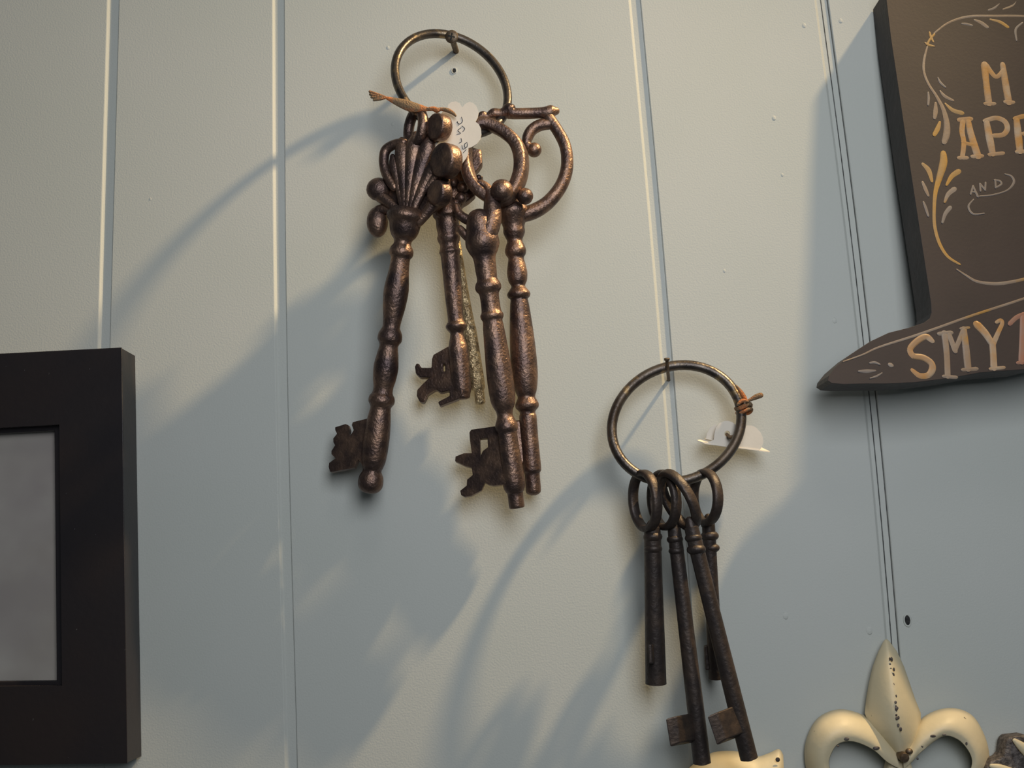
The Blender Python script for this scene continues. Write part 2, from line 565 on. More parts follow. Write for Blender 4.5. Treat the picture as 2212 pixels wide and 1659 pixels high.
S('border_line', 'gold_paint', [(2038, 332, 14), (2038, 353, 18), (2029, 385, 14), (2021, 414, 10), (2018, 448, 8), (2019, 488, 8), (2029, 525, 8), (2047, 554, 7), (2073, 571, 5)])
S('border_line', 'pale_paint', [(2067, 582, 3), (2087, 595, 5), (2110, 608, 7), (2145, 613, 8), (2174, 611, 8), (2212, 603, 7), (2250, 590, 6)])
# lettering: M / APP / AND / SMYT
S('letter', 'paint', [[(2127, 141, 15), (2130, 175, 13), (2136, 222, 14)], [(2129, 224, 8), (2147, 224, 8)], [(2131, 141, 10), (2141, 156, 10), (2151, 166, 9), (2160, 161, 9), (2166, 152, 8)],
                      [(2166, 140, 11), (2172, 180, 14), (2179, 220, 14)], [(2172, 220, 8), (2188, 221, 8)]])
S('letter', 'paint', [[(2073, 259, 10), (2096, 257, 10)], [(2080, 262, 11), (2078, 284, 11), (2082, 308, 10), (2079, 338, 10)], [(2091, 259, 11), (2098, 292, 14), (2112, 336, 15)], [(2081, 308, 8), (2100, 313, 8)],
                      [(2072, 341, 8), (2088, 341, 8)], [(2101, 338, 8), (2121, 337, 8)]])
S('letter', 'paint', [[(2131, 263, 12), (2138, 300, 15), (2144, 331, 13)], [(2128, 261, 9), (2151, 255, 10), (2170, 262, 11), (2176, 278, 11), (2167, 291, 10), (2147, 293, 9)], [(2138, 334, 8), (2166, 331, 8)]])
S('letter', 'paint', [[(2196, 258, 12), (2200, 295, 15), (2203, 326, 13)], [(2193, 256, 9), (2215, 251, 10), (2235, 257, 11), (2242, 273, 11), (2233, 287, 10), (2211, 289, 9)], [(2197, 328, 8), (2228, 326, 8)]])
S('letter', 'grey_paint', [[(2097, 419, 4), (2102, 402, 4)], [(2102, 402, 4), (2112, 424, 5)], [(2099, 414, 3), (2108, 416, 3)]])
S('letter', 'grey_paint', [[(2118, 412, 4), (2117, 397, 4)], [(2117, 397, 4), (2128, 410, 4)], [(2128, 410, 4), (2129, 395, 4)]])
S('letter', 'grey_paint', [[(2150, 389, 4), (2151, 405, 4)], [(2149, 389, 4), (2160, 391, 4), (2163, 398, 4), (2152, 405, 4)]])
S('flourish', 'grey_paint', [(2171, 376, 3), (2185, 381, 5), (2190, 394, 6), (2176, 411, 4), (2145, 421, 4), (2116, 424, 3)])
S('flourish', 'grey_paint', [(2103, 431, 3), (2092, 446, 5), (2102, 462, 5), (2126, 461, 3)])
S('sole_line', 'pale_paint', [(1822, 781, 3), (1864, 766, 4), (1899, 750, 5), (1971, 727, 6), (2029, 707, 6), (2102, 681, 6), (2212, 645, 6), (2300, 612, 6)])
S('letter', 'paint', [(2013, 736, 10), (2001, 728, 13), (1983, 736, 13), (1966, 754, 12), (1973, 769, 12), (1994, 773, 13), (2011, 784, 13), (2014, 798, 14), (2005, 811, 12), (1987, 812, 11), (1971, 800, 8)])
S('letter', 'pale_paint', [[(2040, 721, 13), (2045, 765, 12), (2047, 811, 12)], [(2029, 721, 8), (2054, 719, 9)], [(2050, 722, 10), (2063, 757, 11)], [(2063, 757, 9), (2081, 714, 10)], [(2082, 712, 12), (2087, 755, 14), (2091, 795, 14)],
                           [(2039, 813, 7), (2065, 815, 7)], [(2080, 799, 7), (2109, 797, 8)], [(2076, 710, 6), (2092, 708, 6)]])
S('letter', 'paint', [[(2111, 702, 16), (2128, 720, 15), (2143, 743, 13)], [(2153, 696, 7), (2162, 692, 8), (2165, 699, 8), (2157, 717, 9), (2146, 742, 11)], [(2144, 742, 13), (2146, 770, 13), (2147, 793, 14)], [(2140, 797, 7), (2168, 794, 7)]])
S('letter', 'pink_paint', [[(2182, 699, 9), (2196, 686, 9), (2212, 680, 10), (2238, 673, 9), (2249, 682, 7)], [(2212, 683, 15), (2210, 730, 14), (2207, 780, 13)], [(2199, 784, 7), (2222, 781, 7)]])
for pts in ([(1856, 802, 5), (1872, 802, 9), (1890, 801, 5)], [(1880, 784, 5), (1890, 783, 6), (1900, 787, 4)], [(1880, 817, 3), (1893, 813, 5), (1905, 806, 3)]):
    S('leaf_stroke', 'grey_paint', pts)
S('paint_dot', 'pale_paint', [(1923, 788, 10), (1925, 789, 10)])

# ------------------------------------------------------------------ cream fleur-de-lis, lower right
fl = empty('fleur_de_lis', W(1950, 1700, 0.0), 'cream fleur-de-lis wall ornament with chipped paint, nailed through its middle', 'wall ornament')
bm = bmesh.new()
rows = []
for x0, xr, x1, y, e, r in ((1912, 1914, 1917, 1381, .004, .0045), (1908, 1915, 1922, 1386, .0045, .0065), (1897, 1919, 1938, 1408, .005, .0095), (1885, 1924, 1953, 1440, .005, .0125), (1877, 1929, 1965, 1475, .005, .0145),
                            (1871, 1934, 1977, 1510, .005, .016), (1868, 1938, 1989, 1540, .005, .0165), (1878, 1941, 1990, 1570, .006, .016), (1908, 1943, 1982, 1600, .008, .0145),
                            (1932, 1946, 1966, 1626, .008, .012)):
    c = []
    for k in range(-6, 7):
        t = k / 6
        x = xr + (xr - x0) * t if t < 0 else xr + (x1 - xr) * t
        d = e + (r - e) * (1 - abs(t) ** 1.7 * 0.9 - abs(t) * 0.1) * 1.0
        c.append(bm.verts.new(W(x, y, d)))
    cb = [bm.verts.new(W(x1 - 2, y, 0.0015)), bm.verts.new(W(x0 + 2, y, 0.0015))]
    rows.append(c + cb)
for a, b in zip(rows, rows[1:]):
    for j in range(len(a)):
        k = (j + 1) % len(a)
        bm.faces.new((a[j], a[k], b[k], b[j]))
bm.faces.new(rows[0])
bm.faces.new(rows[-1])
link('centre_petal', bm, 'cream', fl)


def lobe(pts, parent=None, name='side_petal', rot=True):
    """curled petal: domed front, sharp inner rim, flat back"""
    bm = bmesh.new()
    rows = []
    q = catmull(pts, 6)
    for i, (xo, yo, xi, yi, dr) in enumerate(q):
        c = []
        for k in range(9):
            t = k / 8
            d = 0.003 + (dr - 0.003) * (math.sin(min(1, t * 1.22) * math.pi * 0.5) ** 0.7) * (1 if t < 0.85 else 1 - (t - 0.85) * 0.5)
            c.append(bm.verts.new(W(xo + (xi - xo) * t, yo + (yi - yo) * t, d)))
        c.append(bm.verts.new(W(xi + (xi - xo) * 0.02, yi + (yi - yo) * 0.02, 0.0015)))
        c.append(bm.verts.new(W(xo, yo, 0.0015)))
        rows.append(c)
    for a, b in zip(rows, rows[1:]):
        for j in range(len(a)):
            k = (j + 1) % len(a)
            bm.faces.new((a[j], a[k], b[k], b[j]))
    bm.faces.new(rows[0])
    bm.faces.new(rows[-1])
    return link(name, bm, 'cream', parent or fl)


lobe([(1936, 1612, 1942, 1660, .012), (1905, 1572, 1916, 1645, .013), (1866, 1545, 1885, 1618, .014), (1814, 1532, 1843, 1601, .015), (1768, 1550, 1811, 1606, .015), (1743, 1593, 1795, 1628, .014),
      (1738, 1640, 1790, 1650, .013), (1752, 1690, 1797, 1672, .012), (1785, 1722, 1808, 1690, .010), (1815, 1728, 1820, 1700, .006)])
lobe([(1950, 1612, 1952, 1660, .012), (1968, 1590, 1970, 1645, .013), (1996, 1548, 1992, 1622, .014), (2048, 1529, 2036, 1590, .015), (2096, 1542, 2068, 1596, .015), (2124, 1582, 2090, 1618, .014),
      (2137, 1632, 2100, 1642, .013), (2128, 1690, 2095, 1668, .012), (2100, 1720, 2083, 1690, .010), (2072, 1726, 2072, 1700, .006)])
bm = bmesh.new()
slab(bm, [[(1925, 1640), (1968, 1640), (1985, 1700), (1978, 1790), (1950, 1830), (1920, 1790), (1910, 1700)]], lambda x, y: 0.010, 0.008)
link('stem', bm, 'cream', fl, smooth=False, bevel=0.002, segs=3)
nh = bmesh.new()
px_tube(nh, [(1951, 1634, 19), (1951, 1634, 20)], lambda x, y: 0.0, smooth=False)
nh.free()
bm = bmesh.new()
coin(bm, W(1950, 1634, 0.0125), Vector((0.05, -1, -0.1)), 10.5 * mpp(W(1950, 1634, .012)), 0.005)
ball(bm, 1964, 1623, 0.0135, 8, 1, .8, .8)
link('nail_head', bm, 'screw', fl, label='rusty brown nail head')
for x, y, d, r, sx, sz in ((1926, 1424, .0125, 3.5, .8, 1.5), (1931, 1446, .0138, 2.6, .9, 1.6), (1936, 1530, .0168, 4, .7, 1.7), (1941, 1550, .0168, 3.2, .7, 1.2), (1829, 1596, .0152, 4.5, 1.3, .8), (1893, 1616, .014, 5, 1.5, .8),
                           (1810, 1612, .0148, 3, 1, .7), (2016, 1590, .0148, 4.5, 1.5, .7), (2040, 1587, .0152, 3.2, 1.4, .5), (1992, 1612, .014, 3, 1, 1), (1982, 1639, .010, 2.6, 1, 1.2), (2088, 1606, .0145, 3, .8, 1.2)):
    bm = bmesh.new()
    ball(bm, x, y, d - 0.0003, r, sx, 0.3, sz, 8)
    link('paint_chip', bm, 'chip', fl)

for k in range(14):
    t = k / 13
    yy = 1425 + 150 * t + random.uniform(-4, 4)
    bm = bmesh.new()
    ball(bm, 1924 + 19 * t + random.uniform(-3, 4), yy, 0.0118 + 0.0052 * min(1, t * 1.5) - 0.0004, random.uniform(1.4, 3.0), random.uniform(.7, 1.2), 0.3, random.uniform(1, 2), 8)
    link('paint_chip', bm, 'chip', fl)
orn = empty('curled_ornament', W(1590, 1760, 0.0), 'cream cast ornament tip under the hanging keys at the bottom edge', 'wall ornament')
lobe([(1478, 1668, 1500, 1720, .007), (1504, 1646, 1512, 1725, .010), (1538, 1626, 1540, 1722, .012), (1571, 1622, 1570, 1712, .0125), (1600, 1624, 1598, 1704, .0125), (1634, 1634, 1628, 1700, .012),
      (1660, 1627, 1656, 1700, .012), (1682, 1618, 1684, 1695, .0115), (1692, 1630, 1694, 1680, .007)], orn, 'curl')
bm = bmesh.new()
ball(bm, 1680, 1641, 0.0108, 5, 1, .3, 1, 8)
link('paint_chip', bm, 'chip', orn)
orn2 = empty('scrolled_ornament', W(2200, 1760, 0.0), 'cream and brown worn ornament cut off at the right edge', 'wall ornament')
bm = bmesh.new()
slab(bm, [[(2173, 1600), (2182, 1592), (2215, 1588), (2260, 1600), (2285, 1660), (2260, 1740), (2150, 1740), (2126, 1690), (2128, 1662), (2142, 1642), (2160, 1640), (2170, 1628)]], lambda x, y: 0.011, 0.0095)
link('scroll', bm, 'chip', orn2, smooth=True, bevel=0.003, segs=4)
bm = bmesh.new()
px_tube(bm, [(2192, 1600, 10), (2206, 1612, 20), (2225, 1628, 24), (2250, 1640, 20)], lambda x, y: 0.0115, flat=0.6, hint=Vector((0, 1, 0)))
link('cream_ridge', bm, 'cream', orn2)
bm = bmesh.new()
px_tube(bm, [(2142, 1655, 10), (2160, 1660, 18), (2190, 1672, 22)], lambda x, y: 0.0115, flat=0.6, hint=Vector((0, 1, 0)))
link('cream_ridge', bm, 'cream', orn2)


# ------------------------------------------------------------------ upper ring of large keys
def r1d(x, y):
    u = ((x - 975) * 0.566 - (y - 182) * 0.824) / 104.0
    return 0.027 - 0.014 * u


KG = 'large ornate keys on the upper ring'
bm = bmesh.new()
pts = []
cmj, smj = math.cos(math.radians(34.5)), math.sin(math.radians(34.5))
for i in range(64):
    a = 2 * math.pi * i / 64
    u, v = 132 * math.cos(a), 97 * math.sin(a)
    x, y = 975 + u * cmj - v * smj, 182 + u * smj + v * cmj
    pts.append((x, y, 19))
px_tube(bm, pts, r1d, closed=True, smooth=False, segs=14)
ring1 = link('key_ring', bm, 'steel')
ring1['label'] = 'tilted round steel ring on the phillips screw holding ornate bronze keys'
ring1['category'] = 'key ring'
ring1['group'] = 'metal key rings'

sc1 = empty('wall_screw', W(990, 118, 0.0), 'rusty phillips screw in the wall carrying the upper key ring', 'screw')
A, B = W(987, 116, -0.004), W(977, 84, 0.0185)
bm = bmesh.new()
n = 26
sweep(bm, [A.lerp(B, i / n) for i in range(n + 1)], [0.0014 + (0.00022 if i % 2 else 0) for i in range(n + 1)], False, 12)
link('shank', bm, 'screw', sc1)
ax = (B - A).normalized()
bm = bmesh.new()
hc = W(976, 80, 0.0185)
hx = Vector((-0.12, -1, -0.28)).normalized()
sweep(bm, [hc + hx * t for t in (-0.0014, 0.0, 0.0008, 0.0012, 0.0013)], [0.0015, 0.0033, 0.0034, 0.0029, 0.0012], False, 20)
link('head', bm, 'screw', sc1)
u = hx.cross(Vector((0.3, 0, 1))).normalized()
v = hx.cross(u).normalized()
bm = bmesh.new()
for a_ in (u, v):
    sweep(bm, [hc + hx * 0.0010 - a_ * 0.0019, hc + hx * 0.0010, hc + hx * 0.0010 + a_ * 0.0019], [0.0005] * 3, False, 8)
link('cross_slot', bm, 'hole', sc1, label='dark cross-shaped slot')


def key(label, group, material, a, b, prof, name='key'):
    root = empty(name, W(*b), label, 'key', group)
    bm = bmesh.new()
    lathe(bm, prof, a, b)
    link('shank', bm, material, root)
    return root


def bit(root, material, loops, dfun, thick=0.0042, bevel=0.0011):
    thick = max(thick, 0.006)
    bm = bmesh.new()
    slab(bm, loops, dfun, thick)
    return link('bit', bm, material, root, smooth=False, bevel=bevel, segs=3)


def yprof(rows, y0, y1):
    """rows of (pixel y, width) -> parameter along the axis"""
    return [((y - y0) / (y1 - y0), w) for y, w in rows]


# --- key 1: palmette bow, ball tip
def k1b(x, y):
    return 0.0385 + (x - 880) * 0.00009


K1 = key('bronze key with palmette scroll bow and round ball tip, leftmost on the upper ring', KG, 'copper', (878, 462, .0385), (797.5, 1066, .016),
         yprof([(450, 60), (462, 82), (472, 84), (482, 70), (497, 64), (510, 54), (519, 40), (528, 38), (536, 48), (545, 53), (553, 50), (560, 42), (585, 44), (625, 54), (660, 50), (690, 41), (706, 38),
                (714, 44), (723, 52), (735, 53), (743, 44), (750, 41), (770, 48), (795, 54), (820, 50), (838, 43), (850, 45), (858, 55), (869, 57), (877, 48), (884, 45), (910, 52), (950, 57), (990, 54), (1008, 46), (1014, 41),
                (1020, 42), (1030, 52), (1044, 55), (1055, 49), (1063, 32), (1066, 10)], 462, 1066))
bm = bmesh.new()
slab(bm, [[(852, 322), (868, 300), (890, 290), (925, 285), (950, 300), (972, 335), (972, 390), (958, 440), (915, 468), (876, 476), (846, 464), (836, 440), (838, 405), (850, 388), (855, 360)]], lambda x, y: k1b(x, y) - 0.002, 0.005)
bow = link('bow', bm, 'copper', K1, smooth=True, bevel=0.0015, segs=3)
for tip, wd in (((848, 338), 24), ((868, 304), 34), ((898, 292), 36), ((930, 298), 36), ((952, 338), 32)):
    bm = bmesh.new()
    bx, by = 878, 462
    mx, my = bx + (tip[0] - bx) * 0.5 + (tip[0] - 895) * 0.06, by + (tip[1] - by) * 0.55
    px_tube(bm, [(bx + (tip[0] - bx) * 0.12, by + 4, 15), (mx, my, wd * 0.78), (bx + (tip[0] - bx) * 0.85, by + (tip[1] - by) * 0.85, wd), (tip[0], tip[1], wd * 0.5)],
            lambda x, y: k1b(x, y) + 0.0015, flat=0.6, hint=Vector((0, 1, 0)))
    link('palmette_rib', bm, 'copper', bow)
bm = bmesh.new()
P = []
cc = W(898, 276, k1b(898, 276) + .001)
for i in range(28):
    a = 2 * math.pi * i / 28
    P.append(cc + (Vector((0.62, -0.78, 0)) * math.cos(a) * 0.0066 + Vector((0.05, 0, 1)) * math.sin(a) * 0.0082))
sweep(bm, P, [0.0026] * 28, True, 12)
link('hanging_loop', bm, 'copper', K1)
bm = bmesh.new()
px_tube(bm, [(872, 308, 20), (852, 312, 21), (834, 324, 22), (829, 345, 22), (832, 368, 22), (841, 388, 22), (852, 405, 20)], lambda x, y: k1b(x, y) + 0.001)
link('scroll_curl', bm, 'copper', K1)
bm = bmesh.new()
ball(bm, 818, 409, k1b(818, 409) - .001, 27, 1, .8, .95)
px_tube(bm, [(818, 420, 30), (838, 436, 26), (858, 452, 22)], lambda x, y: k1b(x, y) - 0.001)
link('scroll_curl', bm, 'copper', K1)
bm = bmesh.new()
ball(bm, 815, 480, k1b(815, 480) - .004, 29, .8, .75, 1.18)
px_tube(bm, [(818, 456, 26), (836, 452, 24), (856, 462, 22)], lambda x, y: k1b(x, y) - 0.003)
link('scroll_curl', bm, 'copper', K1)
axc = Vector((-0.70, -0.71, -0.08))
for x, y, r, hgt, d in ((949, 275, 29, .0068, .0490), (964, 348, 38, .0076, .0510), (950, 418, 28, .0066, .0470)):
    bm = bmesh.new()
    c = W(x, y, d)
    coin(bm, c, axc, r * mpp(c), hgt)
    px_tube(bm, [(x - 4, y + 12, 26), (x - 22, y + 34, 24), (x - 45, y + 62, 20)], lambda xx, yy: k1b(xx, yy))
    link('scroll_curl', bm, 'copper', K1)
bit(K1, 'copper', [[(806, 902), (794, 904), (762, 912), (760, 918), (764, 929), (757, 941), (754, 936), (755, 928), (752, 918), (746, 916), (724, 923), (724, 929), (728, 937), (720, 947), (720, 955), (724, 962), (716, 974), (716, 981), (725, 990), (711, 1000), (710, 1008), (713, 1019),
                    (718, 1019), (765, 1010), (774, 992), (784, 1006), (800, 1000)]], lambda x, y: .0225 + (x - 800) * .00010, 0.0045)

# --- key 2: shorter key behind the palmette
def k2b(x, y):
    return 0.0275


K2 = key('short bronze key with forked open bit hanging behind the palmette key', KG, 'copper', (963, 440, .0275), (999, 862, .0165),
         yprof([(430, 40), (445, 52), (458, 60), (467, 60), (475, 50), (490, 50), (505, 46), (514, 50), (522, 47), (530, 40), (538, 42), (546, 47), (553, 42), (580, 40), (640, 38), (690, 34), (699, 40), (705, 46), (712, 42), (720, 30), (728, 31),
                (742, 38), (760, 44), (800, 44), (840, 42), (852, 36), (860, 32), (863, 20)], 440, 862))
bm = bmesh.new()
slab(bm, [[(985, 312), (1010, 316), (1040, 322), (1042, 352), (1034, 364), (1026, 372), (1028, 380), (1044, 378), (1038, 394), (1024, 402), (1027, 420), (1012, 433), (1000, 440), (985, 462), (950, 462), (940, 430), (958, 380), (970, 340)]], k2b, 0.006)
bow = link('bow', bm, 'copper', K2, smooth=True, bevel=0.0018, segs=3)
for x, y, r in ((1012, 392, 12), (1000, 405, 14), (1016, 372, 9), (1034, 384, 7), (996, 428, 13), (978, 395, 13), (985, 440, 11)):
    bm = bmesh.new()
    ball(bm, x, y, .0285, r, 1, 1, 1, 12)
    link('cast_bead', bm, 'copper', bow)
bit(K2, 'copper', [[(985, 735), (968, 748), (936, 766), (933, 775), (932, 794), (910, 794), (907, 789), (905, 785), (899, 785), (896, 792), (898, 806), (907, 815), (928, 815), (914, 828), (901, 842), (900, 855), (906, 867), (915, 870), (920, 862), (924, 852), (942, 841),
                    (952, 848), (971, 843), (971, 855), (946, 868), (950, 877), (990, 862), (1000, 850), (995, 780)],
                   [(956, 787), (961, 786), (962, 802), (957, 802)]], lambda x, y: .0205 + (x - 985) * .00009, 0.0045)

# --- key 3: thin rough gilded key seen edge-on
K3 = key('thin rough gilded key seen edge-on between the two bronze keys', KG, 'gold', (984, 500, .0160), (1038.5, 874, .0125),
         yprof([(480, 12), (500, 14), (540, 16), (600, 17), (660, 21), (700, 25), (715, 28), (740, 29), (800, 31), (835, 31), (842, 26), (846, 22), (868, 22), (872, 18), (874, 10)], 500, 874))
bm = bmesh.new()
P = []
cc = W(972, 440, .016)
for i in range(26):
    a = 2 * math.pi * i / 26
    P.append(cc + Vector((0.35, -0.9, 0)) * math.cos(a) * 0.008 + Vector((-0.12, 0, 1)) * math.sin(a) * 0.0135)
sweep(bm, P, [0.0020] * 26, True, 10)
link('bow', bm, 'gold', K3)
bm = bmesh.new()
slab(bm, [[(1012, 790), (1034, 786), (1038, 838), (1018, 842)]], lambda x, y: .011, 0.003)
link('bit', bm, 'gold', K3, smooth=False, bevel=0.0005)

# --- key 4: round band bow, framed bit
def k4b(x, y):
    return 0.0405 - (y - 480) * -0.00002


K4 = key('long bronze key with round band bow and rectangular framed bit', KG, 'copper', (1036, 478, .0405), (1117, 1098, .0205),
         yprof([(452, 14), (456, 34), (464, 48), (480, 58), (500, 64), (515, 72), (530, 73), (545, 62), (558, 49), (585, 46), (604, 44), (612, 52), (620, 57), (628, 54), (636, 43), (655, 41), (674, 43), (681, 50), (688, 49), (695, 43), (712, 46), (760, 52),
                (810, 57), (855, 56), (875, 50), (888, 38), (898, 34), (908, 40), (918, 48), (928, 49), (934, 43), (940, 42), (985, 45), (1030, 49), (1052, 47), (1062, 39), (1067, 34), (1092, 34), (1097, 30), (1098, 16)], 478, 1098))
bm = bmesh.new()
px_tube(bm, [(1040, 268, 26), (1064, 272, 26), (1090, 286, 27), (1112, 306, 28), (1124, 332, 29), (1126, 362, 29), (1120, 390, 29), (1106, 416, 28), (1082, 432, 26), (1052, 424, 26), (1022, 398, 26), (1008, 360, 26),
             (1006, 320, 26), (1018, 284, 26)], lambda x, y: k4b(x, y) - 0.001, closed=True, segs=16, flat=1.35, hint=Vector((0.35, 1, 0)), n=5, sq=0.55)
link('bow', bm, 'copper', K4)
bm = bmesh.new()
px_tube(bm, [(1046, 520, 36), (1056, 498, 42), (1063, 470, 42), (1063, 442, 37), (1059, 420, 28), (1050, 404, 20), (1036, 397, 18), (1027, 406, 15)], lambda x, y: k4b(x, y) + 0.001)
link('scroll_curl', bm, 'copper', K4)
bm = bmesh.new()
px_tube(bm, [(1050, 492, 34), (1030, 480, 26), (1008, 474, 22), (992, 462, 20), (986, 446, 16)], lambda x, y: k4b(x, y) - 0.006)
link('scroll_curl', bm, 'copper', K4)
bm = bmesh.new()
px_tube(bm, [(1020, 520, 20), (1004, 506, 20), (994, 494, 16)], lambda x, y: k4b(x, y) - 0.004)
link('scroll_curl', bm, 'copper', K4)
for x, y, d, r in ((1084, 412, .0440, 25), (1134, 424, .0375, 18)):
    bm = bmesh.new()
    ball(bm, x, y, d, r)
    link('cast_bead', bm, 'copper', K4)
bit(K4, 'copper', [[(1085, 918), (1074, 920), (1018, 928), (1014, 934), (1015, 950), (1019, 979), (1002, 979), (984, 986), (983, 996), (1004, 1006), (1019, 1010), (1021, 1026), (1009, 1036), (1008, 1049), (994, 1060), (996, 1069), (1004, 1073), (1018, 1071), (1040, 1059),
                    (1048, 1042), (1056, 1047), (1066, 1049), (1092, 1046), (1100, 1000)],
                   [(1037, 948), (1053, 946), (1054, 966), (1043, 974), (1038, 985)]], lambda x, y: .0255 + (x - 1085) * .00011, 0.0045)

# --- key 5: D-shaped bow with inner scroll
def k5b(x, y):
    return 0.0275


K5 = key('bronze key with D-shaped bow and inner scroll, rightmost on the upper ring', KG, 'copper', (1106, 440, .0275), (1153, 1070, .0125),
         yprof([(432, 40), (445, 62), (460, 72), (476, 58), (490, 47), (503, 47), (513, 40), (522, 33), (532, 40), (543, 46), (552, 43), (560, 34), (572, 38), (592, 44), (610, 40), (621, 30), (628, 38), (637, 50), (645, 47), (650, 38), (665, 42), (710, 50),
                (760, 56), (810, 57), (845, 48), (860, 38), (868, 44), (876, 51), (884, 49), (891, 36), (897, 34), (905, 38), (950, 38), (1010, 41), (1020, 38), (1026, 33), (1058, 33), (1066, 27), (1070, 12)], 440, 1070))
bm = bmesh.new()
px_tube(bm, [(1186, 256, 26), (1203, 280, 25), (1219, 310, 26), (1225, 340, 27), (1223, 372, 28), (1210, 405, 29), (1184, 437, 31), (1152, 457, 34), (1118, 466, 34)], k5b)
bow = link('bow', bm, 'copper', K5)
bm = bmesh.new()
px_tube(bm, [(1030, 262, 10), (1042, 250, 20), (1052, 252, 15), (1066, 246, 24), (1080, 246, 22), (1090, 244, 26), (1100, 240, 34), (1110, 245, 25), (1140, 245, 24), (1166, 244, 24), (1180, 244, 28), (1192, 241, 28), (1200, 240, 18)], k5b)
link('top_bar', bm, 'copper', bow)
bm = bmesh.new()
px_tube(bm, [(1188, 268, 24), (1168, 270, 26), (1150, 280, 25), (1140, 296, 24), (1138, 312, 20), (1148, 322, 22)], k5b)
ball(bm, 1154, 324, .0275, 16)
link('inner_scroll', bm, 'copper', bow)
bm = bmesh.new()
ball(bm, 1094, 448, .0275, 24, 1, .8, .9)
link('cast_bead', bm, 'copper', K5)
bit(K5, 'copper', [[(1135, 905), (1112, 908), (1086, 916), (1084, 940), (1095, 960), (1080, 985), (1090, 1010), (1135, 1000)]], lambda x, y: .0165, 0.004)

# ------------------------------------------------------------------ upper price tag
def t1d(x, y):
    return 0.0445 + (x - 990) * 0.00002


tag1 = empty('price_tag', W(990, 350, .042), 'scalloped cream price tag with blue-black handwriting and twine among the ornate keys', 'price tag', 'scalloped paper price tags')
tag_pts = []
ctr = []
lobes = ((984, 241, 21), (1013, 241, 22), (1020, 286, 20), (992, 330, 20), (962, 330, 22), (948, 290, 22), (958, 256, 20))
outl = [(968, 226), (975, 220), (985, 219), (993, 223), (999, 232), (1004, 225), (1013, 220), (1022, 222), (1030, 231), (1034, 242), (1032, 254), (1027, 263), (1034, 268), (1039, 278), (1040, 290), (1037, 302), (1030, 311), (1020, 317),
        (1012, 320), (1011, 332), (1006, 343), (998, 353), (988, 358), (976, 356), (968, 348), (956, 348), (944, 340), (938, 328), (940, 312), (934, 300), (934, 284), (940, 272), (950, 266), (950, 250), (957, 240), (966, 236)]
bm = bmesh.new()
slab(bm, [outl], t1d, 0.00055)
link('card', bm, 'card', tag1, smooth=False)
ink = lambda x, y: t1d(x, y)
for pts in ([[(997, 253, 1.6), (999, 262, 1.8), (993, 268, 1.8), (987, 264, 1.5)], [(988, 262, 1.4), (990, 271, 1.5)]], [[(998, 272, 1.6), (1004, 278, 1.8), (1000, 284, 1.8)], [(996, 276, 1.6), (989, 282, 1.8), (995, 288, 1.6), (987, 290, 1.5)]],
            [[(996, 299, 1.6), (997, 306, 1.8), (992, 309, 1.6)]], [[(1009, 308, 1.6), (1004, 311, 1.8), (1004, 318, 1.8), (1009, 317, 1.6), (1010, 310, 1.5)], [(998, 314, 1.5), (1000, 322, 1.6), (1006, 320, 1.5)], [(1001, 330, 1.6), (1007, 323, 1.6)]]):
    stroke('handwriting', 'ink', pts, parent=tag1, dfun=ink, lift=0.00004, h=0.00006)
tw = lambda x, y: 0.0475
bm = bmesh.new()
px_tube(bm, [(834, 211, 6), (850, 217, 14), (870, 224, 22), (890, 231, 24), (910, 234, 16), (924, 236, 9)], tw, flat=0.5, hint=Vector((0, 1, 0)))
px_tube(bm, [(924, 236, 8), (936, 235, 10), (944, 238, 12), (952, 236, 8), (966, 238, 10), (978, 244, 8), (984, 250, 5)], tw)
link('twine', bm, 'twine', tag1, label='brown and orange twine')
bm = bmesh.new()
for x, y in ((799, 198), (800, 204), (803, 210), (808, 216)):
    px_tube(bm, [(836, 211, 4), (820, (y + 211) / 2 + 1, 6), (x, y, 6)], tw)
link('frayed_end', bm, 'twine', tag1)
bm = bmesh.new()
px_tube(bm, [(876, 214, 9), (882, 226, 11), (894, 240, 10), (905, 250, 7)], lambda x, y: .045)
link('twine_loop', bm, 'twine', tag1)

# ------------------------------------------------------------------ lower ring with small keys
def r2d(x, y):
    return 0.021 + (y - 915) / 133 * 0.0085


bm = bmesh.new()
pts = []
for i in range(64):
    a = 2 * math.pi * i / 64
    pts.append((1461.5 + 140 * math.cos(a) - 4 * math.sin(a), 915 + 126 * math.sin(a) - 10 * math.cos(a), 22))
px_tube(bm, pts, r2d, closed=True, smooth=False, segs=14)
ring2 = link('key_ring', bm, 'steel')
ring2['label'] = 'round dark steel ring on the bent nail holding four plain keys'
ring2['category'] = 'key ring'
ring2['group'] = 'metal key rings'

nl = empty('bent_nail', W(1443, 818, 0.0), 'thin bent nail in the wall groove carrying the lower key ring', 'nail')
bm = bmesh.new()
N = [W(1445, 824, -0.004), W(1444, 817, 0.002), W(1443, 806, 0.010), W(1442, 795, 0.016), W(1441, 782, 0.0185), W(1440, 774, 0.0190)]
sweep(bm, N, [0.00085] * 6, False, 10)
link('shaft', bm, 'screw', nl)
bm = bmesh.new()
coin(bm, W(1440.5, 776, 0.0192), Vector((0, -0.4, 1)), 0.0014, 0.0012, 12)
link('head', bm, 'screw', nl)

SG = 'small plain keys on the lower ring'


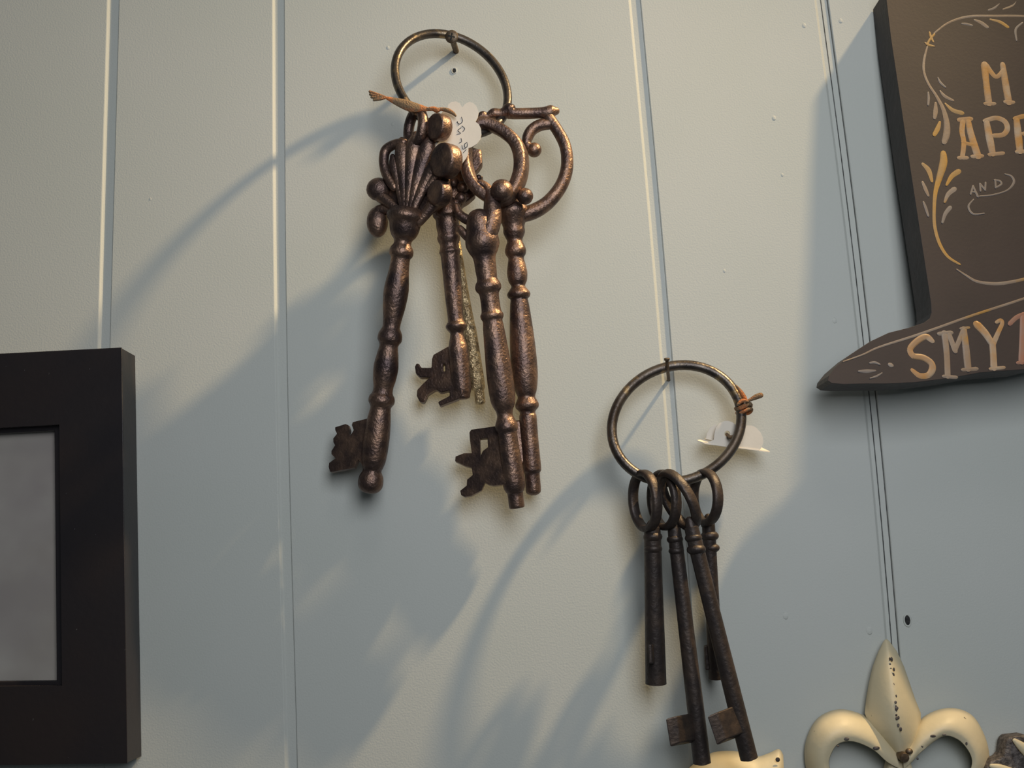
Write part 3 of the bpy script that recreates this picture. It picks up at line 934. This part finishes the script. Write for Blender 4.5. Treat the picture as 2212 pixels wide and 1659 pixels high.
def small_key(label, bow_c, tilt, hh, hw, dep, a, b, prof, bands=(15, 22)):
    root = key(label, SG, 'iron', a, b, prof)
    bm = bmesh.new()
    c = W(*bow_c)
    s = mpp(c)
    up = Vector((math.sin(tilt), 0, math.cos(tilt)))
    side = Vector((math.cos(tilt) * hw * s, -dep, -math.sin(tilt) * hw * s))
    P = []
    for i in range(36):
        an = 2 * math.pi * i / 36
        P.append(c + side * math.cos(an) + up * math.sin(an) * hh * s)
    nrm = side.cross(up).normalized()
    sweep(bm, P, [bands[0] * s * 0.5 * 1.05] * 36, True, 16, flat=bands[1] / bands[0], hint=nrm, sq=0.7)
    link('bow', bm, 'iron', root)
    return root


def collars(root, pts):
    for x, y, d, w in pts:
        bm = bmesh.new()
        ball(bm, x, y, d, w / 2, 1, 1, .62)
        link('collar', bm, 'iron', root)


pl = lambda y0, y1, w0, w1: [(-0.045, w0 * .18), (-0.038, w0 * .42), (-0.02, w0 * .66), (0, w0 * .8), (0.03, w0), (0.35, (w0 * .65 + w1 * .35)), (0.93, w1), (0.985, w1 * .96), (1, w1 * .5)]
s4 = small_key('plain iron key behind the others, rightmost bow on the lower ring', (1524, 1074, .0285), 0.03, 54, 18, .0100, (1530, 1125, .0235), (1547, 1468, .0125), pl(0, 0, 28, 32))
collars(s4, ((1533, 1158, .0225, 40), (1538, 1184, .0218, 34), (1529, 1134, .0232, 30)))
bm = bmesh.new()
slab(bm, [[(1548, 1390), (1522, 1395), (1525, 1448), (1550, 1445)]], lambda x, y: .0145, .003)
link('bit', bm, 'iron', s4, smooth=False, bevel=.0004)
s2 = small_key('long iron key with square block bit, hanging between two other plain iron keys', (1434, 1080, .0305), -0.02, 58, 20, .0095, (1456, 1140, .030), (1517, 1652, .0255), pl(0, 0, 30, 38))
collars(s2, ((1458, 1165, .030, 36), (1461, 1190, .030, 34)))
s1 = small_key('short dark iron key with bit turned to the viewer, leftmost shank', (1393, 1082, .0300), -0.03, 60, 20, .0095, (1409, 1138, .0285), (1417, 1479, .0195), pl(0, 0, 36, 45))
collars(s1, ((1410, 1160, .0285, 42), (1411, 1186, .028, 40)))
s3 = small_key('front iron key slanting to the right, longest on the lower ring', (1466, 1080, .0365), -0.42, 64, 18, .0085, (1493, 1138, .0405), (1619, 1642, .032), pl(0, 0, 32, 38))
collars(s3, ((1498, 1162, .0402, 38), (1504, 1187, .040, 42)))


def block_bit(root, front, dx, dd, d0):
    """bit as a block: pixel quad of its end face, extending back towards the shank"""
    bm = bmesh.new()
    a = [bm.verts.new(W(x, y, d0)) for x, y in front]
    b = [bm.verts.new(W(x + dx[0], y + dx[1], d0 - dd)) for x, y in front]
    bm.faces.new(a)
    bm.faces.new(list(reversed(b)))
    for i in range(4):
        j = (i + 1) % 4
        bm.faces.new((a[i], b[i], b[j], a[j]))
    return link('bit', bm, 'iron', root, smooth=False, bevel=0.0006)


block_bit(s2, [(1437, 1553), (1463, 1546), (1470, 1604), (1447, 1614)], (45, -8), .010, .0365)
block_bit(s3, [(1527, 1548), (1550, 1538), (1570, 1596), (1548, 1611)], (42, -16), .008, .0435)
block_bit(s1, [(1400, 1392), (1408, 1392), (1410, 1434), (1402, 1434)], (6, 0), .010, .0325)

# ------------------------------------------------------------------ lower price tag
def t2d(x, y):
    return 0.0165 - (y - 945) * 0.00001


tag2 = empty('price_tag', W(1585, 975, .016), 'folded cream scalloped price tag hanging behind the lower ring on orange twine', 'price tag', 'scalloped paper price tags')
hole = [(1571 + 6.5 * math.cos(a), 937 + 6.5 * math.sin(a)) for a in [i * math.pi / 6 for i in range(12)]]
face = [(1522, 959), (1542, 950), (1543, 938), (1546, 925), (1553, 915), (1563, 910), (1572, 909), (1582, 912), (1590, 918), (1596, 928), (1602, 922), (1612, 919), (1624, 919), (1634, 924), (1643, 934), (1648, 945), (1649, 957), (1644, 968), (1640, 974),
        (1600, 969), (1560, 964)]
bm = bmesh.new()
slab(bm, [face, hole], t2d, 0.0005)
link('card', bm, 'card', tag2, smooth=False)
bm = bmesh.new()
q = [bm.verts.new(W(*p)) for p in ((1522, 959, .0166), (1560, 964, .0166), (1600, 969, .0166), (1640, 974, .0166), (1663, 977, .0140), (1642, 967, .0085), (1600, 961, .006), (1556, 954, .006), (1524, 949, .008), (1506, 953, .0145))]
q2 = [bm.verts.new(v.co + Vector((0, 0, 0.0005))) for v in q]
bm.faces.new(q)
bm.faces.new(list(reversed(q2)))
for i in range(len(q)):
    j = (i + 1) % len(q)
    bm.faces.new((q[i], q2[i], q2[j], q[j]))
link('folded_flap', bm, 'card', tag2, smooth=False)
bm = bmesh.new()
slab(bm, [[(1525, 948), (1527, 936), (1534, 924), (1544, 917), (1556, 920), (1560, 935), (1560, 952), (1540, 952)]], lambda x, y: .0125, 0.0005)
link('back_lobe', bm, 'card', tag2, smooth=False)
bm = bmesh.new()
px_tube(bm, [(1570, 938, 7), (1577, 944, 8), (1586, 942, 8), (1596, 930, 7), (1602, 905, 7), (1604, 885, 8)], lambda x, y: .0195 if x > 1574 else .0170)
link('twine', bm, 'twine', tag2, label='orange twine through the hole')
bm = bmesh.new()
cc = W(1606, 880, r2d(1606, 880))
P = []
for i in range(20):
    a = 2 * math.pi * i / 20
    P.append(cc + (Vector((0.98, 0, 0.15)) * math.cos(a) + Vector((0, -1, 0.05)) * math.sin(a)) * 0.0035 + Vector((0, 0, 0.0006 * math.sin(2 * a))))
sweep(bm, P, [0.0011] * 20, True, 8)
P = [p + Vector((0.0002, 0, -0.0022)) for p in P]
sweep(bm, P, [0.0009] * 20, True, 8)
link('knot', bm, 'twine', tag2)
bm = bmesh.new()
px_tube(bm, [(1590, 833, 4), (1600, 846, 9), (1608, 858, 9), (1613, 866, 5)], lambda x, y: .0215)
px_tube(bm, [(1612, 868, 6), (1622, 863, 8), (1634, 857, 12), (1643, 854, 12)], lambda x, y: .0225)
px_tube(bm, [(1594, 874, 7), (1603, 866, 9), (1614, 867, 7)], lambda x, y: .0235)
link('twine_end', bm, 'twine', tag2)
